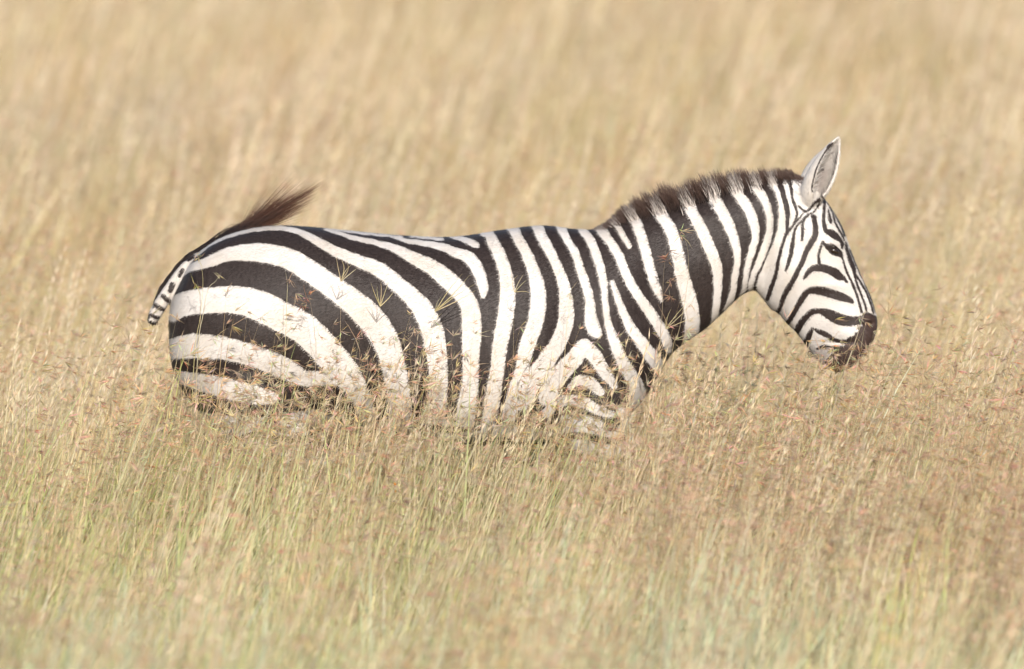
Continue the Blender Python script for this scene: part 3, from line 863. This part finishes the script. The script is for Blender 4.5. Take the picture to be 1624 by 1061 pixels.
def place(x, y, idx, h):
    m = Matrix.Rotation(random.gauss(R(12), R(7)), 3, 'Y') @ Matrix.Rotation(random.gauss(0, R(5)), 3, 'X') @ Matrix.Rotation(random.uniform(-.8, .8), 3, 'Z')
    e = m.to_euler()
    w = random.uniform(.85, 1.25)
    (front if y < -.25 else back).append(((x, y, -.005), tuple(e), (w, w, h), idx))
def fill(y0, y1, dens):
    n = 0
    area = (y1 - y0) * 2 * (1.624 * ((y0 + y1) / 2 + CAM_D) / CAM_D * 1.3 + .7)
    for k in range(int(area * dens)):
        y = random.uniform(y0, y1)
        hw = 1.624 * (y + CAM_D) / CAM_D * 1.3 + .7
        x = random.uniform(-hw, hw)
        pv = patch(x, y, 1.9, .4) * .6 + patch(x, y, .7, 1.1) * .5
        h = random.uniform(.82, 1.12) * (1 + .07 * patch(x, y, .9, 2.2))
        under = -1.02 < x < .45 and -.22 < y < .26
        if under:
            place(x, y, random.choice([16, 17, 18, 19, 20, 21]), h); continue
        far = y > 9
        if y < -.25:
            if y < -3.3 and random.random() < .62 + .3 * pv + .10 * np.clip(-3.3 - y, 0, 2):
                place(x, y, random.randint(39, 42), h); continue
            if random.random() < .10 + .42 * np.clip((x + .1) * 1.2, 0, 1) * (1 if y > -4 else .6):
                place(x, y, random.randint(35, 38), h); continue
        if y < -.25:
            g = .74 - .28 * np.tanh(x * 1.0) + .30 * pv
        else:
            g = .10 + .16 * pv
        if random.random() < g:
            idx = random.randint(29, 30) if far else random.randint(10, 15)
        elif random.random() < .36 - .2 * pv:
            idx = random.randint(26, 28) if far else random.randint(6, 9)
        else:
            idx = random.randint(22, 25) if far else random.randint(0, 5)
        if -1.5 < y < -.25: h *= 1.12 + .12 * np.clip((x - .35) * 3, 0, 1)      # rank growth where the animal feeds
        place(x, y, idx, h)
for k in range(84):      # taller seeding stems standing close beside the animal
    place(random.uniform(-1.5, 1.5), random.uniform(-.62, -.33), random.randint(31, 34), random.uniform(.78, 1.06))
for k in range(7):      # growth round the hind legs
    place(random.uniform(-1.25, -.72), random.uniform(-.95, -.40), random.choice([0, 1, 2, 10, 11, 12, 6, 7]), random.uniform(.9, 1.05))
for k in range(20):      # pale growth along the belly
    place(random.uniform(-.72, .42), random.uniform(-.72, -.42), random.choice([0, 3, 4, 5, 6, 7, 8, 9, 13]), random.uniform(.98, 1.14))
for k in range(9):      # and in front of the forelegs
    place(random.uniform(-.05, .42), random.uniform(-.8, -.40), random.choice([0, 1, 2, 10, 11, 6, 7]), random.uniform(.95, 1.12))
for k in range(46):      # taller loose tufts nearest the viewer
    place(random.uniform(-2.0, 2.0), random.uniform(-8.4, -6.2), random.choice([35, 36, 6, 39, 40, 41, 42]), random.uniform(1.05, 1.35))
fill(-8.5, -1.2, 22); fill(-1.2, -.25, 30); fill(-.25, 6, 18); fill(6, 20, 11); fill(20, 50, 6.5); fill(50, 105, 4.5)
field('green_grass', front, 'green and straw coloured tall grass in front of the zebra')
field('dry_grass', back, 'dry tan seeding grass stretching away behind the zebra')

# ---------------------------------------------------------------- single stalks that stand out
def stalk(label, path, y, root_u, r, col, heads=(), name='grass_stalk', cat='grass stalk', cols=SEED, group=None):
    """path: sheet points from the tip downwards; it then runs on down to the soil at root_u"""
    e = bpy.data.objects.new(name, None)
    base = at(root_u, 1010, y); base.z = -.004
    e.location = base; scene.collection.objects.link(e)
    tag(e, label, cat, group)
    P = [at(u, v, y) - base for u, v in path] + [Vector((0, 0, 0))]
    P = [Vector(q) for q in catmull([tuple(q) for q in P[::-1]], 5)]
    st = Tuft(); st.add(P, r, [jit(col, .05)] * len(P)); 
    st.build('stem', M_GRASS, e)
    for (u, v, size, n) in heads:
        t = Tuft(); q = at(u, v, y - .006) - base
        for k in range(3):
            ax = Vector((random.gauss(.1, .5), random.gauss(-.2, .4), random.uniform(-.8, .5))).normalized()
            t.seed_head(q + Vector((random.gauss(0, .003), random.gauss(0, .003), random.gauss(0, size * .25))), ax, size, max(3, n // 3), cols, .8, 1)
        t.build('seed_head', M_GRASS, e)
    return e
def sprig(label, tips, hub, y, root_u, col, w=.0018):
    """a hub of upright blades fanning from one shoot"""
    e = bpy.data.objects.new('grass_sprig', None)
    base = at(root_u, 1010, y); base.z = -.004
    e.location = base; scene.collection.objects.link(e)
    tag(e, label, 'grass sprig')
    H = at(hub[0], hub[1], y) - base
    st = Tuft(); P = [Vector(q) for q in catmull([(0, 0, 0), tuple(H * .55 + Vector((.01, 0, 0))), tuple(H)], 5)]
    st.add([P[0]] + P[1:], w * .9, [jit(col, .05)] * len(P)); st.build('stem', M_GRASS, e)
    for (u, v) in tips:
        t = Tuft(); T = at(u, v, y - random.uniform(0, .05)) - base
        m = (H + T) * .5 + Vector((random.gauss(0, .006), 0, .004))
        Q = [Vector(q) for q in catmull([tuple(H), tuple(m), tuple(T)], 4)]
        t.add(Q, w, [jit(col, .12)] * len(Q)); t.build('blade', M_GRASS, e)
    return e
RED = [(.50, .30, .20), (.58, .38, .26), (.42, .25, .17)]
YEL = [(.66, .55, .26), (.58, .50, .22), (.70, .60, .36)]
P0, P1, P2 = PALE
stalk('slender stalk with three reddish brown seed heads standing against the zebra neck', [(1057,388),(1052,440),(1050,500),(1046,570)], -.24, 1030, .0013, (.55,.42,.28), [(1060,410,.036,14),(1063,449,.028,12),(1064,469,.028,12)], cols=RED)
stalk('bent stalk tipped by a yellow spiky seed head on a pale neck stripe', [(1082,366),(1091,400),(1090,450),(1078,520),(1062,600)], -.26, 1040, .0010, (.60,.50,.33), [(1081,369,.034,14)], cols=YEL)
stalk('thick pale straw stem crossing the zebra muzzle', [(1373,490),(1357,540),(1339,592),(1322,650)], -.22, 1222, .0040, (.66,.56,.43))
stalk('pale straw stem in front of the zebra chin', [(1292,521),(1281,556),(1270,600),(1262,650)], -.22, 1185, .0034, (.66,.55,.42))
stalk('stalk with a bushy brown seed head below the zebra chin', [(1326,556),(1318,610),(1308,660)], -.20, 1290, .0014, P0, [(1322,562,.036,48),(1303,566,.032,40),(1332,578,.032,40),(1312,582,.03,30)])
stalk('stalk with a bushy brown seed head under the zebra nose', [(1376,552),(1370,600),(1360,650)], -.20, 1335, .0014, P0, [(1376,558,.034,42),(1362,574,.034,40),(1388,549,.026,24)])
stalk('stalk with a large reddish seed head high on the black rump stripe', [(488,458),(494,490),(499,530),(500,600)], -.34, 480, .0012, (.56,.43,.3), [(487,472,.036,16),(480,484,.034,14)], cols=RED)
stalk('short stalk with small brown seed head above the reddish one on the rump', [(453,430),(456,450),(455,480),(452,560)], -.34, 430, .0013, P0, [(459,444,.024,9)], cols=RED)
stalk('stalk with a yellow green seed head at the root of the tail', [(314,404),(322,440),(318,500),(306,600)], -.24, 290, .0012, P1, [(314,406,.024,12)], cols=YEL)
stalk('white feathery stalk leaning on the dark upper rump stripe', [(352,431),(342,446),(331,458),(322,500),(312,590)], -.30, 296, .0016, P2, [(348,437,.018,6)], cols=[P2, P1])
stalk('stalk with a tawny seed head where rump meets tail', [(313,444),(317,470),(318,510),(312,600)], -.28, 300, .0012, P0, [(312,452,.024,12)], cols=YEL)
sprig('fan of pale blades against the black stripe above the hip', [(533,405),(541,409),(550,413),(559,418),(568,424)], (541,446), -.34, 520, P0)
sprig('fan of grass blades leaning on the loin stripe', [(588,448),(598,452),(604,444),(617,446),(624,462)], (603,486), -.34, 575, P0)
sprig('spread of dry blades on the middle of the flank', [(733,434),(745,436),(754,450),(755,460),(726,462),(700,470)], (690,494), -.36, 660, P1)
sprig('small fan of fine blades against a barrel stripe', [(821,436),(831,434),(836,443),(841,465)], (816,463), -.35, 790, P0, .0012)
sprig('fan of thin stems where the neck meets the chest', [(1065,488),(1075,500),(1108,462),(1113,500),(1060,500),(1092,478)], (1056,522), -.26, 1040, P0, .0012)
stalk('fine stalk with a small green seed head on the shoulder', [(917,445),(904,464),(902,500),(896,560)], -.33, 870, .0010, P1, [(903,467,.02,8)], cols=YEL)
stalk('tall yellow straw stem standing below the zebra chest', [(1063,558),(1060,610),(1056,665),(1052,740)], -.40, 1044, .0026, P0)
stalk('long pale stem slanting across the grass at lower right', [(1600,803),(1535,860),(1470,932)], -2.6, 1430, .0038, P0)
stalk('short pale stem slanting right of the tall grass centre', [(1478,748),(1450,782),(1421,815),(1400,870)], -2.0, 1380, .0034, P0)
stalk('short upright bone coloured stem among brown seed heads', [(1411,800),(1417,830),(1421,862)], -2.0, 1424, .0034, P2)
stalk('pale plume stem leaning right beside the zebra nose', [(1462,552),(1430,606),(1402,664)], -.6, 1235, .0036, (.84,.77,.60), [(1458,562,.02,8)], cols=[P2, P1])
stalk('second pale plume stem nearer the zebra nose', [(1426,562),(1403,610),(1384,666)], -.6, 1220, .0036, (.84,.77,.60), [(1421,572,.02,8)], cols=[P2, P1])
stalk('yellow stem rising through the green grass under the belly', [(651,722),(649,800),(648,890)], -2.0, 648, .0034, P1)
stalk('yellow stem slanting through green grass below the hind leg', [(358,730),(338,790),(321,836),(318,880)], -1.9, 316, .0034, P1)
stalk('bent straw lying almost level in the lower grass', [(568,866),(615,878),(664,889),(672,915)], -2.6, 676, .0030, P0)
stalk('thin arched straw at the left of the green grass', [(62,838),(100,820),(160,808),(185,830)], -2.2, 196, .0028, P0)
stalk('straight straw stem leaning right under the shoulder', [(868,668),(832,724),(798,790)], -1.2, 770, .0034, P0)
fl = stalk('tiny orange wildflower in green grass below the belly', [(626,770),(625,800),(623,850)], -1.0, 620, .0010, (.34,.40,.14), name='wildflower', cat='flower')
for (u, v) in ((626,769),(627,780)):
    t = Tuft(); q = at(u, v, -1.006) - fl.location
    for k in range(9):
        d = Vector((math.cos(k * .7), -.5, math.sin(k * .7))).normalized()
        t.spike(q, d, .007, .0022, (.80, .30, .04))
    t.build('blossom', M_GRASS, fl)
print('verts', nv, 'tufts', len(front), len(back), 'tris', sum(len(o.data.polygons) for o in tufts))
